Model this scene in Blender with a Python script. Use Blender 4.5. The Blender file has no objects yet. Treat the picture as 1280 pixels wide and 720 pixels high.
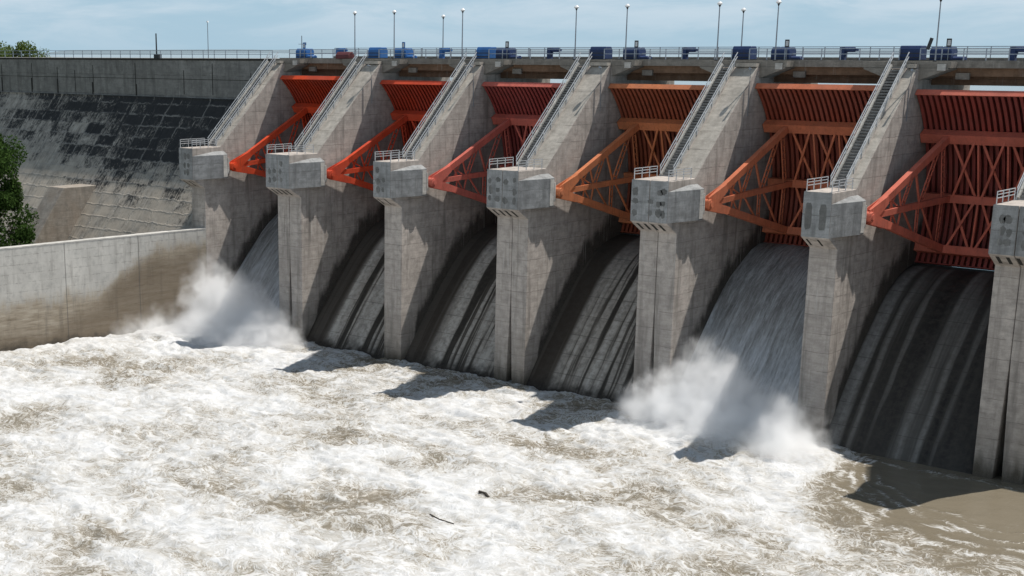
import bpy, math, random
import numpy as np
from mathutils import Vector, Matrix, noise as mnoise
random.seed(7)
rng = np.random.default_rng(11)
R = math.radians
scene = bpy.context.scene
COL = scene.collection

# ------------------------------------------------------------------ helpers
class MB:
    """collects shapes; build() links them as ONE mesh object"""
    def __init__(self): self.v = []; self.f = []
    def add(self, vs, fs):
        n = len(self.v); self.v += [tuple(p) for p in vs]; self.f += [tuple(n + i for i in f) for f in fs]; return self
    def box(self, x0, x1, y0, y1, z0, z1):
        return self.add([(x0,y0,z0),(x1,y0,z0),(x1,y1,z0),(x0,y1,z0),(x0,y0,z1),(x1,y0,z1),(x1,y1,z1),(x0,y1,z1)],
                        [(0,3,2,1),(4,5,6,7),(0,1,5,4),(1,2,6,5),(2,3,7,6),(3,0,4,7)])
    def beam(self, a, b, w, h, up=(0,0,1)):
        a = Vector(a); b = Vector(b); d = (b-a).normalized(); u = Vector(up)
        s = d.cross(u)
        if s.length < 1e-4: s = d.cross(Vector((1,0,0)))
        s.normalize(); t = s.cross(d).normalized(); s *= w/2; t *= h/2
        return self.add([a-s-t,a+s-t,a+s+t,a-s+t,b-s-t,b+s-t,b+s+t,b-s+t],
                        [(0,1,2,3),(7,6,5,4),(0,4,5,1),(1,5,6,2),(2,6,7,3),(3,7,4,0)])
    def ibeam(self, a, b, w, h, up=(0,0,1), t=.06):
        a = Vector(a); b = Vector(b); d = (b-a).normalized(); u = Vector(up)
        s = d.cross(u).normalized(); n = s.cross(d).normalized()
        self.beam(a+n*(h/2-t/2), b+n*(h/2-t/2), w, t, n); self.beam(a-n*(h/2-t/2), b-n*(h/2-t/2), w, t, n)
        return self.beam(a, b, t, h-2*t-.004, n)
    def cyl(self, a, b, r, n=10, r2=None):
        a = Vector(a); b = Vector(b); d = (b-a).normalized(); r2 = r if r2 is None else r2
        s = d.cross(Vector((0,0,1)))
        if s.length < 1e-3: s = d.cross(Vector((1,0,0)))
        s.normalize(); t = s.cross(d)
        vs = []
        for k in range(n):
            q = 2*math.pi*k/n; o = s*math.cos(q)+t*math.sin(q); vs.append(a+o*r); vs.append(b+o*r2)
        fs = [(2*k, 2*((k+1)%n), 2*((k+1)%n)+1, 2*k+1) for k in range(n)]
        fs += [tuple(2*k for k in range(n))[::-1], tuple(2*k+1 for k in range(n))]
        return self.add(vs, fs)
    def prism(self, poly, x0, x1):
        """polygon in (y,z) extruded along x"""
        n = len(poly); vs = [(x0,y,z) for y,z in poly]+[(x1,y,z) for y,z in poly]
        fs = [tuple(range(n))[::-1], tuple(range(n,2*n))]+[(k,(k+1)%n,n+(k+1)%n,n+k) for k in range(n)]
        return self.add(vs, fs)
    def prism_y(self, poly, y0, y1):
        n = len(poly); vs = [(x,y0,z) for x,z in poly]+[(x,y1,z) for x,z in poly]
        fs = [tuple(range(n)), tuple(range(n,2*n))[::-1]]+[(k,n+k,n+(k+1)%n,(k+1)%n) for k in range(n)]
        return self.add(vs, fs)
    def prism_z(self, poly, z0, z1):
        n = len(poly); vs = [(x,y,z0) for x,y in poly]+[(x,y,z1) for x,y in poly]
        fs = [tuple(range(n))[::-1], tuple(range(n,2*n))]+[(k,(k+1)%n,n+(k+1)%n,n+k) for k in range(n)]
        return self.add(vs, fs)
    def mesh(self, name, smooth=False, bevel=0):
        m = bpy.data.meshes.new(name); m.from_pydata(self.v, [], self.f)
        import bmesh
        bm = bmesh.new(); bm.from_mesh(m); bmesh.ops.recalc_face_normals(bm, faces=bm.faces)
        if bevel: bmesh.ops.bevel(bm, geom=[e for e in bm.edges if len(e.link_faces)==2 and e.calc_face_angle(0)>.5], offset=bevel, segments=1, affect='EDGES', profile=.5)
        if smooth:
            for f in bm.faces: f.smooth = True
        bm.to_mesh(m); bm.free(); return m
    def build(self, name, mat, parent=None, **k):
        return link(name, self.mesh(name, **k), mat, parent)

def link(name, mesh, mat, parent=None):
    o = bpy.data.objects.new(name, mesh); COL.objects.link(o)
    if not mesh.materials: mesh.materials.append(None)
    if mat is not None:
        o.material_slots[0].link = 'OBJECT'; o.material_slots[0].material = mat
    if parent: o.parent = parent
    return o
def tag(o, label=None, cat=None, group=None, kind=None):
    if label: o['label'] = label
    if cat: o['category'] = cat
    if group: o['group'] = group
    if kind: o['kind'] = kind
    return o
def thing(name, loc, label, cat, group=None):
    o = bpy.data.objects.new(name, None); COL.objects.link(o); o.location = loc; o.empty_display_size = .5
    return tag(o, label, cat, group)

# ------------------------------------------------------------------ node helpers
class NT:
    def __init__(self, name, world=False):
        if world: self.m = None
        else:
            self.m = bpy.data.materials.new(name); self.m.use_nodes = True; self.t = self.m.node_tree
            self.t.nodes.clear()
    def n(self, typ, **k):
        nd = self.t.nodes.new(typ)
        for a, b in k.items(): setattr(nd, a, b)
        return nd
    def l(self, a, b): self.t.links.new(a, b)
    def val(self, sock, v):
        if hasattr(v, 'is_linked') or isinstance(v, bpy.types.NodeSocket): self.l(v, sock)
        else: sock.default_value = v
    def math(self, op, a, b=None, c=None, clamp=False):
        nd = self.n('ShaderNodeMath', operation=op, use_clamp=clamp); self.val(nd.inputs[0], a)
        if b is not None: self.val(nd.inputs[1], b)
        if c is not None: self.val(nd.inputs[2], c)
        return nd.outputs[0]
    def vmath(self, op, a, b=None):
        nd = self.n('ShaderNodeVectorMath', operation=op); self.val(nd.inputs[0], a)
        if b is not None: self.val(nd.inputs[1], b)
        return nd.outputs['Value'] if op in ('LENGTH','DISTANCE','DOT_PRODUCT') else nd.outputs[0]
    def pos(self): return self.n('ShaderNodeNewGeometry').outputs['Position']
    def xyz(self, v):
        s = self.n('ShaderNodeSeparateXYZ'); self.l(v, s.inputs[0]); return s.outputs
    def comb(self, x, y, z):
        s = self.n('ShaderNodeCombineXYZ')
        for i, q in enumerate((x,y,z)): self.val(s.inputs[i], q)
        return s.outputs[0]
    def scale(self, v, s):
        nd = self.n('ShaderNodeVectorMath', operation='MULTIPLY'); self.l(v, nd.inputs[0]); nd.inputs[1].default_value = s; return nd.outputs[0]
    def noise(self, v, scale=1, detail=4, rough=.55, dist=0, lac=2):
        nd = self.n('ShaderNodeTexNoise'); self.l(v, nd.inputs['Vector']); nd.inputs['Scale'].default_value = scale
        nd.inputs['Detail'].default_value = detail; nd.inputs['Roughness'].default_value = rough; nd.inputs['Distortion'].default_value = dist
        return nd.outputs['Fac']
    def ramp(self, f, stops, interp='LINEAR'):
        nd = self.n('ShaderNodeValToRGB'); self.l(f, nd.inputs[0]); r = nd.color_ramp; r.interpolation = interp
        while len(r.elements) < len(stops): r.elements.new(.5)
        for e, (p, c) in zip(r.elements, stops):
            e.position = p; e.color = (c,c,c,1) if isinstance(c,(int,float)) else (*c,1)
        return nd.outputs['Color']
    def sstep(self, f, a, b, lo=0., hi=1.):
        nd = self.n('ShaderNodeMapRange', interpolation_type='SMOOTHSTEP'); self.val(nd.inputs[0], f)
        for i, q in enumerate((a,b,lo,hi)): self.val(nd.inputs[1+i], q)
        return nd.outputs[0]
    def mix(self, f, a, b, mode='MIX'):
        nd = self.n('ShaderNodeMix', data_type='RGBA', blend_type=mode); nd.clamp_factor = True
        self.val(nd.inputs[0], f)
        for i, q in ((6,a),(7,b)):
            if isinstance(q, bpy.types.NodeSocket): self.l(q, nd.inputs[i])
            else: nd.inputs[i].default_value = (q,q,q,1) if isinstance(q,(int,float)) else (*q,1)
        return nd.outputs[2]
    def bump(self, h, s=.3, d=.05):
        nd = self.n('ShaderNodeBump'); self.l(h, nd.inputs['Height']); nd.inputs['Strength'].default_value = s; nd.inputs['Distance'].default_value = d
        return nd.outputs[0]
    def out(self, col, rough=.8, metal=0, bump=None, spec=.3):
        b = self.n('ShaderNodeBsdfPrincipled'); o = self.n('ShaderNodeOutputMaterial'); self.l(b.outputs[0], o.inputs[0])
        if isinstance(col, bpy.types.NodeSocket): self.l(col, b.inputs['Base Color'])
        else: b.inputs['Base Color'].default_value = (*col,1)
        self.val(b.inputs['Roughness'], rough); b.inputs['Metallic'].default_value = metal
        b.inputs['Specular IOR Level'].default_value = spec
        if bump is not None: self.l(bump, b.inputs['Normal'])
        return self.m

def concrete(name, base=(.33,.31,.285), dark=.55, lift=1.9, streak=.5, wet=True, chute=False, blot=0.0, warm=0.0, seed=0.):
    t = NT(name); P = t.vmath('ADD', t.pos(), (seed, seed*.7, 0)); x,y,z = t.xyz(P)
    big = t.noise(P, .22, 5, .6); mid = t.noise(P, 1.1, 5, .65); fine = t.noise(P, 9, 4, .7)
    c = t.mix(t.ramp(big, [(.32,0),(.7,1)]), tuple(b*.8 for b in base), tuple(b*1.12 for b in base))
    c = t.mix(t.math('MULTIPLY', t.ramp(mid, [(.42,0),(.68,1)]), .8), c, tuple(b*.52 for b in base))
    hz_ = t.noise(t.scale(P, (.35,.35,2.4)), .9, 5, .7); c = t.mix(t.math('MULTIPLY', t.ramp(hz_, [(.48,0),(.66,1)]), .5), c, tuple(b*.5 for b in base))
    # pours with slightly different shades between lift lines
    row = t.math('FLOOR', t.math('DIVIDE', z, lift)); wn = t.n('ShaderNodeTexWhiteNoise', noise_dimensions='2D')
    t.l(t.comb(row, 3.7, 0.), wn.inputs['Vector'])
    c = t.mix(t.math('MULTIPLY', wn.outputs['Value'], .3), c, tuple(b*.7 for b in base))
    # boards / lift lines
    wob = t.math('MULTIPLY', t.math('SUBTRACT', t.noise(P, .8, 2), .5), .22)
    fr = t.math('FRACT', t.math('DIVIDE', t.math('ADD', z, wob), lift))
    ln = t.math('MULTIPLY', t.math('LESS_THAN', fr, .03), t.sstep(t.noise(P, .5, 3), .36, .55))
    c = t.mix(t.math('MULTIPLY', ln, .5), c, (.07,.065,.06))
    fr2 = t.math('FRACT', t.math('DIVIDE', z, .31)); c = t.mix(t.math('MULTIPLY', t.math('LESS_THAN', fr2, .1), .14), c, (.1,.1,.1))
    # runs of dirt down the face
    st = t.noise(t.scale(P, (.8,.8,.07)), 1.3, 5, .62)
    c = t.mix(t.math('MULTIPLY', t.ramp(st, [(.5,0),(.74,1)]), streak), c, tuple(b*dark*.6 for b in base))
    sw = t.noise(t.scale(P, (1.3,1.3,.12)), 1.7, 4, .65)
    c = t.mix(t.math('MULTIPLY', t.ramp(sw, [(.6,0),(.74,1)]), .35), c, (.52,.5,.47))
    if blot: c = t.mix(t.math('MULTIPLY', t.ramp(t.noise(P, .45, 6, .7), [(.5,0),(.6,1)]), blot), c, (.05,.05,.05))
    if warm: c = t.mix(t.math('MULTIPLY', t.ramp(t.noise(P, .3, 4, .6), [(.4,0),(.65,1)]), warm), c, (.3,.23,.17))
    if wet:
        e = t.math('ADD', z, t.math('MULTIPLY', t.noise(t.scale(P,(1,1,.3)), 1.2, 4), -3.2))
        c = t.mix(t.sstep(e, 1.2, -1.4), c, (.06,.052,.042))
        e2 = t.math('ADD', z, t.math('MULTIPLY', t.noise(t.scale(P,(1,1,.15)), .6, 4), -12.))
        c = t.mix(t.math('MULTIPLY', t.sstep(e2, 2., -5.), .35), c, (.16,.135,.1))
    if chute:
        yg, zg = t.xyz(t.pos())[1:]
        f0 = t.math('MINIMUM', t.math('MULTIPLY', yg, 1.17), t.math('ADD', t.math('MULTIPLY', yg, .55), 7.))
        dd = t.math('SUBTRACT', t.math('SUBTRACT', zg, f0), t.math('MULTIPLY', t.noise(t.scale(P,(1,.5,.25)), 1.1, 5, .65), 4.6))
        dd = t.math('ADD', dd, t.sstep(yg, 3.5, 1.0, 0., 9.))
        c = t.mix(t.math('MULTIPLY', t.sstep(dd, 1.2, -.9), .88), c, (.03,.026,.021))
        lime = t.noise(t.scale(P,(2.5,2.5,.09)), 1.3, 4, .7)
        lm = t.math('MULTIPLY', t.ramp(lime, [(.58,0),(.66,1)]), t.math('MULTIPLY', t.sstep(zg, 20.5, 18.5), t.sstep(zg, 12., 16.)))
        c = t.mix(t.math('MULTIPLY', lm, .55), c, (.55,.53,.5))
    bh = t.math('ADD', t.math('MULTIPLY', fine, .4), t.math('ADD', mid, t.math('MULTIPLY', ln, -1.)))
    c = t.mix(t.math('MULTIPLY', t.ramp(fine, [(.35,1),(.55,0)]), .25), c, tuple(b*.5 for b in base))
    return t.out(c, .9, bump=t.bump(bh, .45, .06), spec=.15)

def paint(name, col, rust=.25, rough=.55):
    t = NT(name); P = t.pos()
    a = t.noise(P, .7, 5, .65); b = t.noise(t.scale(P,(3,3,.35)), 1.5, 4, .7); d = t.noise(P, 12, 3, .6)
    c = t.mix(t.ramp(a, [(.3,0),(.7,1)]), tuple(q*.78 for q in col), tuple(min(1,q*1.12) for q in col))
    c = t.mix(t.math('MULTIPLY', t.ramp(b, [(.52,0),(.7,1)]), rust), c, (.13,.05,.03))
    c = t.mix(t.math('MULTIPLY', t.ramp(d, [(.6,0),(.72,1)]), rust*.7), c, (.1,.045,.03))
    e = t.noise(P, .25, 4, .6); c = t.mix(t.math('MULTIPLY', t.ramp(e, [(.42,0),(.66,1)]), rust), c, tuple(q*.55+.05 for q in col))
    return t.out(c, rough, bump=t.bump(d, .1, .02), spec=.25)

def metal(name, col, rough=.45, met=.6):
    t = NT(name); P = t.pos(); a = t.noise(P, 2.5, 4, .6)
    return t.out(t.mix(t.ramp(a,[(.3,0),(.7,1)]), tuple(q*.75 for q in col), col), rough, met)

M = {}
M['conc'] = concrete('pier_concrete', (.53,.475,.43), streak=.9, chute=True)
M['conc_head'] = concrete('head_concrete', (.35,.355,.355), streak=.7, lift=2.6, wet=False, seed=31)
M['conc_slope'] = concrete('slope_concrete', (.52,.475,.415), streak=.45, wet=False, seed=12)
M['conc_deck'] = concrete('deck_concrete', (.30,.275,.24), streak=.5, wet=False, seed=51)
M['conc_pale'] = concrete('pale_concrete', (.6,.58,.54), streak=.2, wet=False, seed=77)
M['conc_beam'] = concrete('bridge_beam_concrete', (.27,.17,.11), streak=.5, wet=False, seed=90)
M['conc_stair'] = concrete('stair_concrete', (.27,.265,.255), streak=.5, wet=False, seed=23)
M['conc_parapet'] = concrete('parapet_concrete', (.30,.292,.275), streak=.65, wet=False, blot=.12, lift=3.2, seed=5)
M['conc_rib'] = concrete('rib_concrete', (.41,.365,.315), streak=.5, wet=False, warm=.4, lift=1.1, seed=66)
M['patch'] = concrete('patch_mortar', (.195,.195,.188), streak=.4, wet=False, seed=40)
M['groove'] = NT('dark_groove').out((.035,.033,.03), .95)
M['galv'] = metal('galvanised_steel', (.62,.64,.66), .5, .35)
M['rail'] = metal('railing_paint', (.36,.41,.47), .55, .2)
M['pole'] = metal('pole_paint', (.30,.33,.37), .5, .3)
M['white'] = NT('white_cover').out((.8,.8,.8), .4)
M['blue'] = paint('hoist_blue_bright', (.035,.14,.38), .12, .45)
M['navy'] = paint('hoist_blue_dark', (.022,.045,.125), .1, .5)
M['dark'] = paint('dark_paint', (.04,.045,.05), .2, .6)
M['maroon'] = paint('maroon_paint', (.13,.04,.045), .2, .6)

# ------------------------------------------------------------------ layout (metres; dam along x, upstream +y, water z=0)
PX = [(-97.2,-94.3),(-79.3,-74.8),(-59.8,-56.9),(-41.9,-37.4),(-22.4,-17.9),(-2.9,0.0),(15.0,19.5)]
WIDE = [0,1,0,1,1,0,1]
ZP, ZD = 25.7, 37.9
# ------------------------------------------------------------------ piers
def pier_body(W, wide):
    b = MB()
    prof = [(0,-5),(0,11.5),(0,20.0),(-2.1,21.25),(-2.1,ZP),(3.2,ZP),(15.55,37.2),(31.0,37.2),(31.0,-5)]
    if not wide:
        b.prism(prof, 0, W); return b
    n = len(prof); m = W/2
    # two halves with a joint at the front which gapes towards the water
    def half(x0, x1, inner):
        vs = []
        for side, x in ((0,x0),(1,x1)):
            for i,(y,z) in enumerate(prof):
                xx = x
                if side == inner and i == 0: xx = x + (.6 if inner == 0 else -.6)
                if side == inner and i in (1,2,3,4): xx = x + (.03 if inner == 0 else -.03)
                vs.append((xx,y,z))
        fs = [tuple(range(n))[::-1], tuple(range(n,2*n))]+[(k,(k+1)%n,n+(k+1)%n,n+k) for k in range(n)]
        b.add(vs, fs)
    half(0, m, 1); half(m, W, 0)
    return b
pier_words = [
 'narrow concrete pier at the far left end, joined to the stained training wall',
 'wide concrete pier with a joint down its front, right of the misty left bay',
 'narrow unjointed concrete pier between the left red gate and the pinkish red gate',
 'wide jointed middle pier, between the pinkish red gate and the dull orange gate',
 'wide jointed concrete pier rising from the left edge of the large spray cloud',
 'narrow concrete pier with two long mortar patches, right of the large spray cloud',
 'wide jointed concrete pier cut by the right edge, gap widening at its foot']
PIERS = []
NICK = ['far left narrow pier','wide pier beside the left mist','narrow pier left of the pinkish gate','middle wide pier','wide pier left of the big spray','narrow pier with two long patches','right edge pier']
for k,(x0,x1) in enumerate(PX):
    W = x1-x0; wide = WIDE[k]
    t = thing('pier', (x0,0,0), pier_words[k], 'dam pier', 'piers of the spillway'); PIERS.append(t)
    pier_body(W, wide).build('pier_wall', M['conc'], t, bevel=.05)
    # facing of the head block, stair slope strip: kept a few mm proud
    h = MB()
    if wide:
        for a,c in ((.0,W/2-.03),(W/2+.03,W)): h.box(a+.02,c-.02,-2.13,-2.103,21.3,ZP-.02)
    else: h.box(.02,W-.02,-2.13,-2.103,21.3,ZP-.02)
    h.build('head_face', M['conc_head'], t)
    # grooves under the head overhang
    g = MB()
    ng = 4 if wide else 2
    for j in range(ng):
        xa = W*(.12+.80*j/ng)
        u0, u1 = (.25,.85)
        def pt(u, x): return (x, -2.1*u-.004, 20.0+1.25*u-.004*1)
        wq = W*.07
        n_ = Vector((0,-1.25,-2.1)).normalized()*.006
        vs = [Vector(pt(u0,xa))+n_, Vector(pt(u0,xa+wq))+n_, Vector(pt(u1,xa+wq))+n_, Vector(pt(u1,xa))+n_]
        g.add(vs+[q+n_ for q in vs], [(0,1,2,3),(4,5,6,7),(0,1,5,4),(1,2,6,5),(2,3,7,6),(3,0,4,7)])
    g.build('drain_groove', M['groove'], t)
    # trunnion corbels
    for side in (0,1):
        if k == 0 and side == 0: continue
        sg = 1 if side else -1; xw = W if side else 0
        c = MB(); vv = [(xw+sg*q,y,z) for q,y,z in ((.003,-2.1,21.3),(.92,2.75,21.3),(.92,3.7,21.3),(.003,3.7,21.3),(.003,-2.1,24.62),(.92,2.75,24.62),(.92,3.7,24.62),(.003,3.7,25.1),(.003,1.9,25.1))]
        c.add(vv, [(0,1,2,3),(0,4,5,1),(1,5,6,2),(2,6,7,3),(4,8,5),(5,8,7,6),(0,3,7,8,4)])
        co = c.build('trunnion_corbel', M['conc_head'], t, bevel=.02)
        b = MB(); s = 1 if side else -1; xo = W if side else 0
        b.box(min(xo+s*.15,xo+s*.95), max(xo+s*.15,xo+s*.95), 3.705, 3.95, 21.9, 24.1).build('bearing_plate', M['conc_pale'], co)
        MB().box(min(xo+s*.924,xo+s*.96),max(xo+s*.924,xo+s*.96),2.85,3.6,21.45,24.5).build('pale_end_strip', M['conc_pale'], co)  # thin pale strip laid over the corbel's outer end face
    # mortar patches over the anchors
    def disc(cx, cz, r=.36, rz=None):
        rz = rz or r; d = MB(); pl = []
        for q in range(18):
            a = 2*math.pi*q/18; rr = 1+.2*random.uniform(-1,1); pl.append((cx+r*rr*math.cos(a), cz+rz*rr*math.sin(a)))
        d.prism_y(pl, -2.141, -2.1265); d.build('anchor_patch', M['patch'], t)
    if k == 5:
        for cx in (.62, 2.1):
            d = MB(); pl = []
            for q in range(24):
                a = 2*math.pi*q/24; w_=.36+.04*random.uniform(-1,1)
                pl.append((cx+w_*math.copysign(abs(math.cos(a))**.5,math.cos(a)), 23.3+1.3*math.copysign(abs(math.sin(a))**.55,math.sin(a))+.06*random.uniform(-1,1)))
            d.prism_y(pl, -2.141, -2.1265); d.build('anchor_patch', M['patch'], t)
    else:
        cols = {0:(1.3,1.9),1:(.8,1.6,2.9),2:(.8,1.7),3:(.5,1.6,2.7,3.9),4:(.6,2.45,3.5,4.0),6:(.9,1.5,2.9,3.7)}[k]
        for i,cx in enumerate(cols):
            for cz in (22.3,23.4,24.5):
                if random.random() < .84: disc(cx+random.uniform(-.12,.12), cz+random.uniform(-.14,.14), .28+random.uniform(-.07,.12), .34+random.uniform(-.1,.14))
    # cap at the head of the slope, deck haunches either side
    cap = MB().box(2.0, W-.02, 15.2, 16.05, 37.25, 37.62); cap.build('slope_cap', M['conc_slope'], t)
    # sloped top surface (own pale skin, 5 mm proud)
    sl = MB(); a = Vector((0,3.2,ZP)); bq = Vector((0,15.5,37.155)); nn = Vector((0,-.682,.732))*.006
    p0,p1 = a+nn+Vector((0,.02,.018)), bq+nn
    sl.add([(1.95,p0.y,p0.z),(W-.01,p0.y,p0.z),(W-.01,p1.y,p1.z),(1.95,p1.y,p1.z)]+[(1.95,p0.y+.002,p0.z-.002),(W-.01,p0.y+.002,p0.z-.002),(W-.01,p1.y+.002,p1.z-.002),(1.95,p1.y+.002,p1.z-.002)],
           [(0,1,2,3),(4,5,6,7),(0,1,5,4),(1,2,6,5),(2,3,7,6),(3,0,4,7)])
    sl.build('slope_surface', M['conc_slope'], t)
    if k > 0: MB().prism_y([(-.003,36.0),(-.003,37.24),(-3.0,37.24),(-3.0,37.1)], 16.1, 19.0).build('haunch', M['conc_deck'], t)
    hq = MB(); hq.prism_y([(W+.003,36.0),(W+3.0,37.1),(W+3.0,37.24),(W+.003,37.24)], 16.1, 19.0)
    hq.build('haunch', M['conc_deck'], t)
    # platform railings along both sides of the head
    pr = thing('platform_railing', (x0,0,ZP), 'pale railing on the head of the '+NICK[k], 'railing', 'platform railings')
    for xx in (.22, W-.12):
        for zz in (.55,.85,1.12): MB().beam((xx,-2.0,zz),(xx,2.6,zz),.07,.07).build('rail', M['galv'], pr)
        for yy in (-2.0,-.5,1.0,2.55): MB().beam((xx,yy,0),(xx,yy,1.15),.07,.07,(0,1,0)).build('post', M['galv'], pr)
    # stairs on the slope
    st = thing('stairway', (x0,0,0), 'steep stairway with handrails on the '+NICK[k], 'stairs', 'stairways on the piers')
    f = MB(); ns = 40; y0,z0,y1,z1 = 3.35,ZP+.02,15.3,37.3
    poly = [(y0,z0)]
    for i in range(ns):
        ya = y0+(y1-y0)*i/ns; yb = y0+(y1-y0)*(i+1)/ns; zb = z0+(z1-z0)*(i+1)/ns
        poly += [(ya,zb),(yb,zb)]
    poly += [(y1,z1-.28),(y0+.02,z0-.0)]
    vs = []; fs = []
    for i in range(ns):
        ya = y0+(y1-y0)*i/ns; yb = y0+(y1-y0)*(i+1)/ns; za = z0+(z1-z0)*i/ns; zb = z0+(z1-z0)*(i+1)/ns
        f.box(.48, 1.62, ya+.012, yb+.2, za+.17, zb+.06)
    f.build('flight', M['conc_stair'], st)
    s2 = MB()
    for xx in (.33,1.72): s2.beam((xx,y0-.1,z0+.12),(xx,y1,z1+.16),.2,.42)
    s2.build('stringer', M['conc_pale'], st)
    for xx in (.2, 1.85):
        hr = MB()
        for dz in (.62,1.08): hr.beam((xx,y0-.2,z0+dz),(xx,y1+.5,z1+dz+.45),.075,.075)
        ho = hr.build('handrail', M['galv'], st)
        for i in range(9):
            q = i/8; yy=y0-.1+(y1-y0)*q; zz=z0+(z1-z0)*q; MB().beam((xx,yy,zz-.08),(xx,yy,zz+1.1),.07,.07,(0,1,0)).build('post', M['galv'], ho)
    # floodlight arm high on the right flank
    if k in (1,2,3,4,5):
        fl = thing('floodlight', (x1,13.9,35.3), 'small floodlight arm on the '+NICK[k], 'floodlight', 'floodlights on the piers')
        MB().cyl((.0,0,0),(.25,-.35,.62),.035).cyl((.25,-.35,.62),(.7,-1.15,1.75),.035).build('arm', M['pole'], fl)
        MB().cyl((.68,-1.05,1.72),(.8,-1.6,1.8),.08,10,.13).build('lamp_head', M['pole'], fl)
        MB().beam((.035,.05,-3.4),(.035,.05,-.05),.05,.05,(0,1,0)).build('conduit', M['pole'], fl)

# ------------------------------------------------------------------ radial gates
PINY, PINZ, RS = 4.8, 22.9, 16.5
def pol(x, r, a): return (x, r*math.cos(R(a)), r*math.sin(R(a)))
A0, A1 = -22.6, 47.2
def arc_shell(r0, r1, x0, x1, a0, a1, n):
    m = MB(); vs = []; fs = []
    for i in range(n+1):
        a = a0+(a1-a0)*i/n
        vs += [pol(x0,r0,a),pol(x1,r0,a),pol(x1,r1,a),pol(x0,r1,a)]
    for i in range(n):
        b = 4*i
        for j in range(4): fs.append((b+j,b+(j+1)%4,b+4+(j+1)%4,b+4+j))
    fs += [(3,2,1,0),(4*n,4*n+1,4*n+2,4*n+3)]
    return m.add(vs, fs)
G = {}
def gm(name, mb, **k):
    G.setdefault(name, []).append(mb.mesh(name, **k))
gm('skin_plate', arc_shell(16.46,16.52,.06,14.94,A0,A1,40))
NR = 25
for i in range(NR):
    x = .3+14.4*i/(NR-1); gm('rib', arc_shell(15.98,16.455,x-.16,x+.16,A0+.4,A1-.15,26))
fl = MB(); q0 = [pol(.05,15.88,A1-.05),pol(14.95,15.88,A1-.05),pol(14.95,16.56,A1-.05),pol(.05,16.56,A1-.05)]
q1 = [pol(.05,15.88,A1+.25),pol(14.95,15.88,A1+.25),pol(14.95,16.56,A1+.25),pol(.05,16.56,A1+.25)]
fl.add(q0+q1, [(0,1,2,3),(4,5,6,7),(0,1,5,4),(1,2,6,5),(2,3,7,6),(3,0,4,7)]); gm('top_flange', fl)
gm('seal_beam', arc_shell(16.0,16.456,.06,14.94,A0-.05,A0+.35,2))
GA = (28.4, 3.2, -17.2); GH = (1.05,.85,.85)
for a, hgt in zip(GA, GH):
    m = MB(); up = pol(0,1,a+90)
    m.beam(pol(.1,15.45,a), pol(14.9,15.45,a), 1.0, hgt, up); gm('girder', m)
JX = 2.9
def armpt(side, i, t):
    a = GA[i]; e = Vector(pol(JX,14.92,a)); h = Vector((.72,0,0))+Vector(pol(0,.75,a*.8)); q = h.lerp(e, t)
    if side: q.x = 15-q.x
    return q
for side in (0,1):
    for i in range(3):
        m = MB(); up = pol(0,1,GA[i]+90); m.beam(armpt(side,i,0), armpt(side,i,1), .55, .78 if i!=1 else .62, up); gm('arm', m)
    # hub and gusset
    m = MB(); s = 0 if not side else 1
    fx = lambda x: x if not side else 15-x
    m.cyl((fx(.12),0,0),(fx(1.28),0,0),.52,16); m.cyl((fx(.05),0,0),(fx(1.36),0,0),.3,12)
    for xa in (.42,.98):
        pts = [(-.35,-.5),(.1,-.75),(3.2,-1.45),(3.35,-.75),(1.6,0.),(3.1,1.15),(2.9,1.9),(-.1,.7),(-.45,.2)]
        dx = xa
        n = len(pts); vs = [(fx(dx-.03+.16*max(0,y)),y,z) for y,z in pts]+[(fx(dx+.03+.16*max(0,y)),y,z) for y,z in pts]
        m.add(vs, [tuple(range(n))[::-1],tuple(range(n,2*n))]+[(k,(k+1)%n,n+(k+1)%n,n+k) for k in range(n)])
    gm('trunnion_hub', m)
    # lacing between the arms
    def brace(p, q, w=.16):
        gm('brace', MB().beam(p, q, w, w, (1,0,0)))
    def laced(p, q, w=.5):
        w *= 1.35
        m = MB(); p=Vector(p); q=Vector(q); d=(q-p).normalized(); s=d.cross(Vector((1,0,0))).normalized()*w/2
        m.beam(p-s,q-s,.12,.12,(1,0,0)); m.beam(p+s,q+s,.12,.12,(1,0,0)); n=max(3,int((q-p).length/.75))
        for k in range(1,n): c=p.lerp(q,k/n); m.beam(c-s*.9,c+s*.9,.12,.13,(1,0,0))
        gm('laced_brace', m)
    U = lambda t: armpt(side,0,t); Mi = lambda t: armpt(side,1,t); L = lambda t: armpt(side,2,t)
    brace(U(.24),Mi(.27),.15); brace(U(.36),Mi(.22),.15); brace(U(.36),Mi(.38),.17); brace(U(.22),Mi(.37),.14)
    laced(U(.56),Mi(.38),.42); brace(U(.58),Mi(.62),.2); laced(U(.9),Mi(.62),.5); laced(U(.95),Mi(.93),.5)
    brace(Mi(.27),L(.26),.15); brace(Mi(.26),L(.37),.14); brace(Mi(.38),L(.36),.17); brace(Mi(.4),L(.6),.17); laced(Mi(.6),L(.62),.4); brace(Mi(.64),L(.9),.18); laced(Mi(.92),L(.93),.45)
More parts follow.
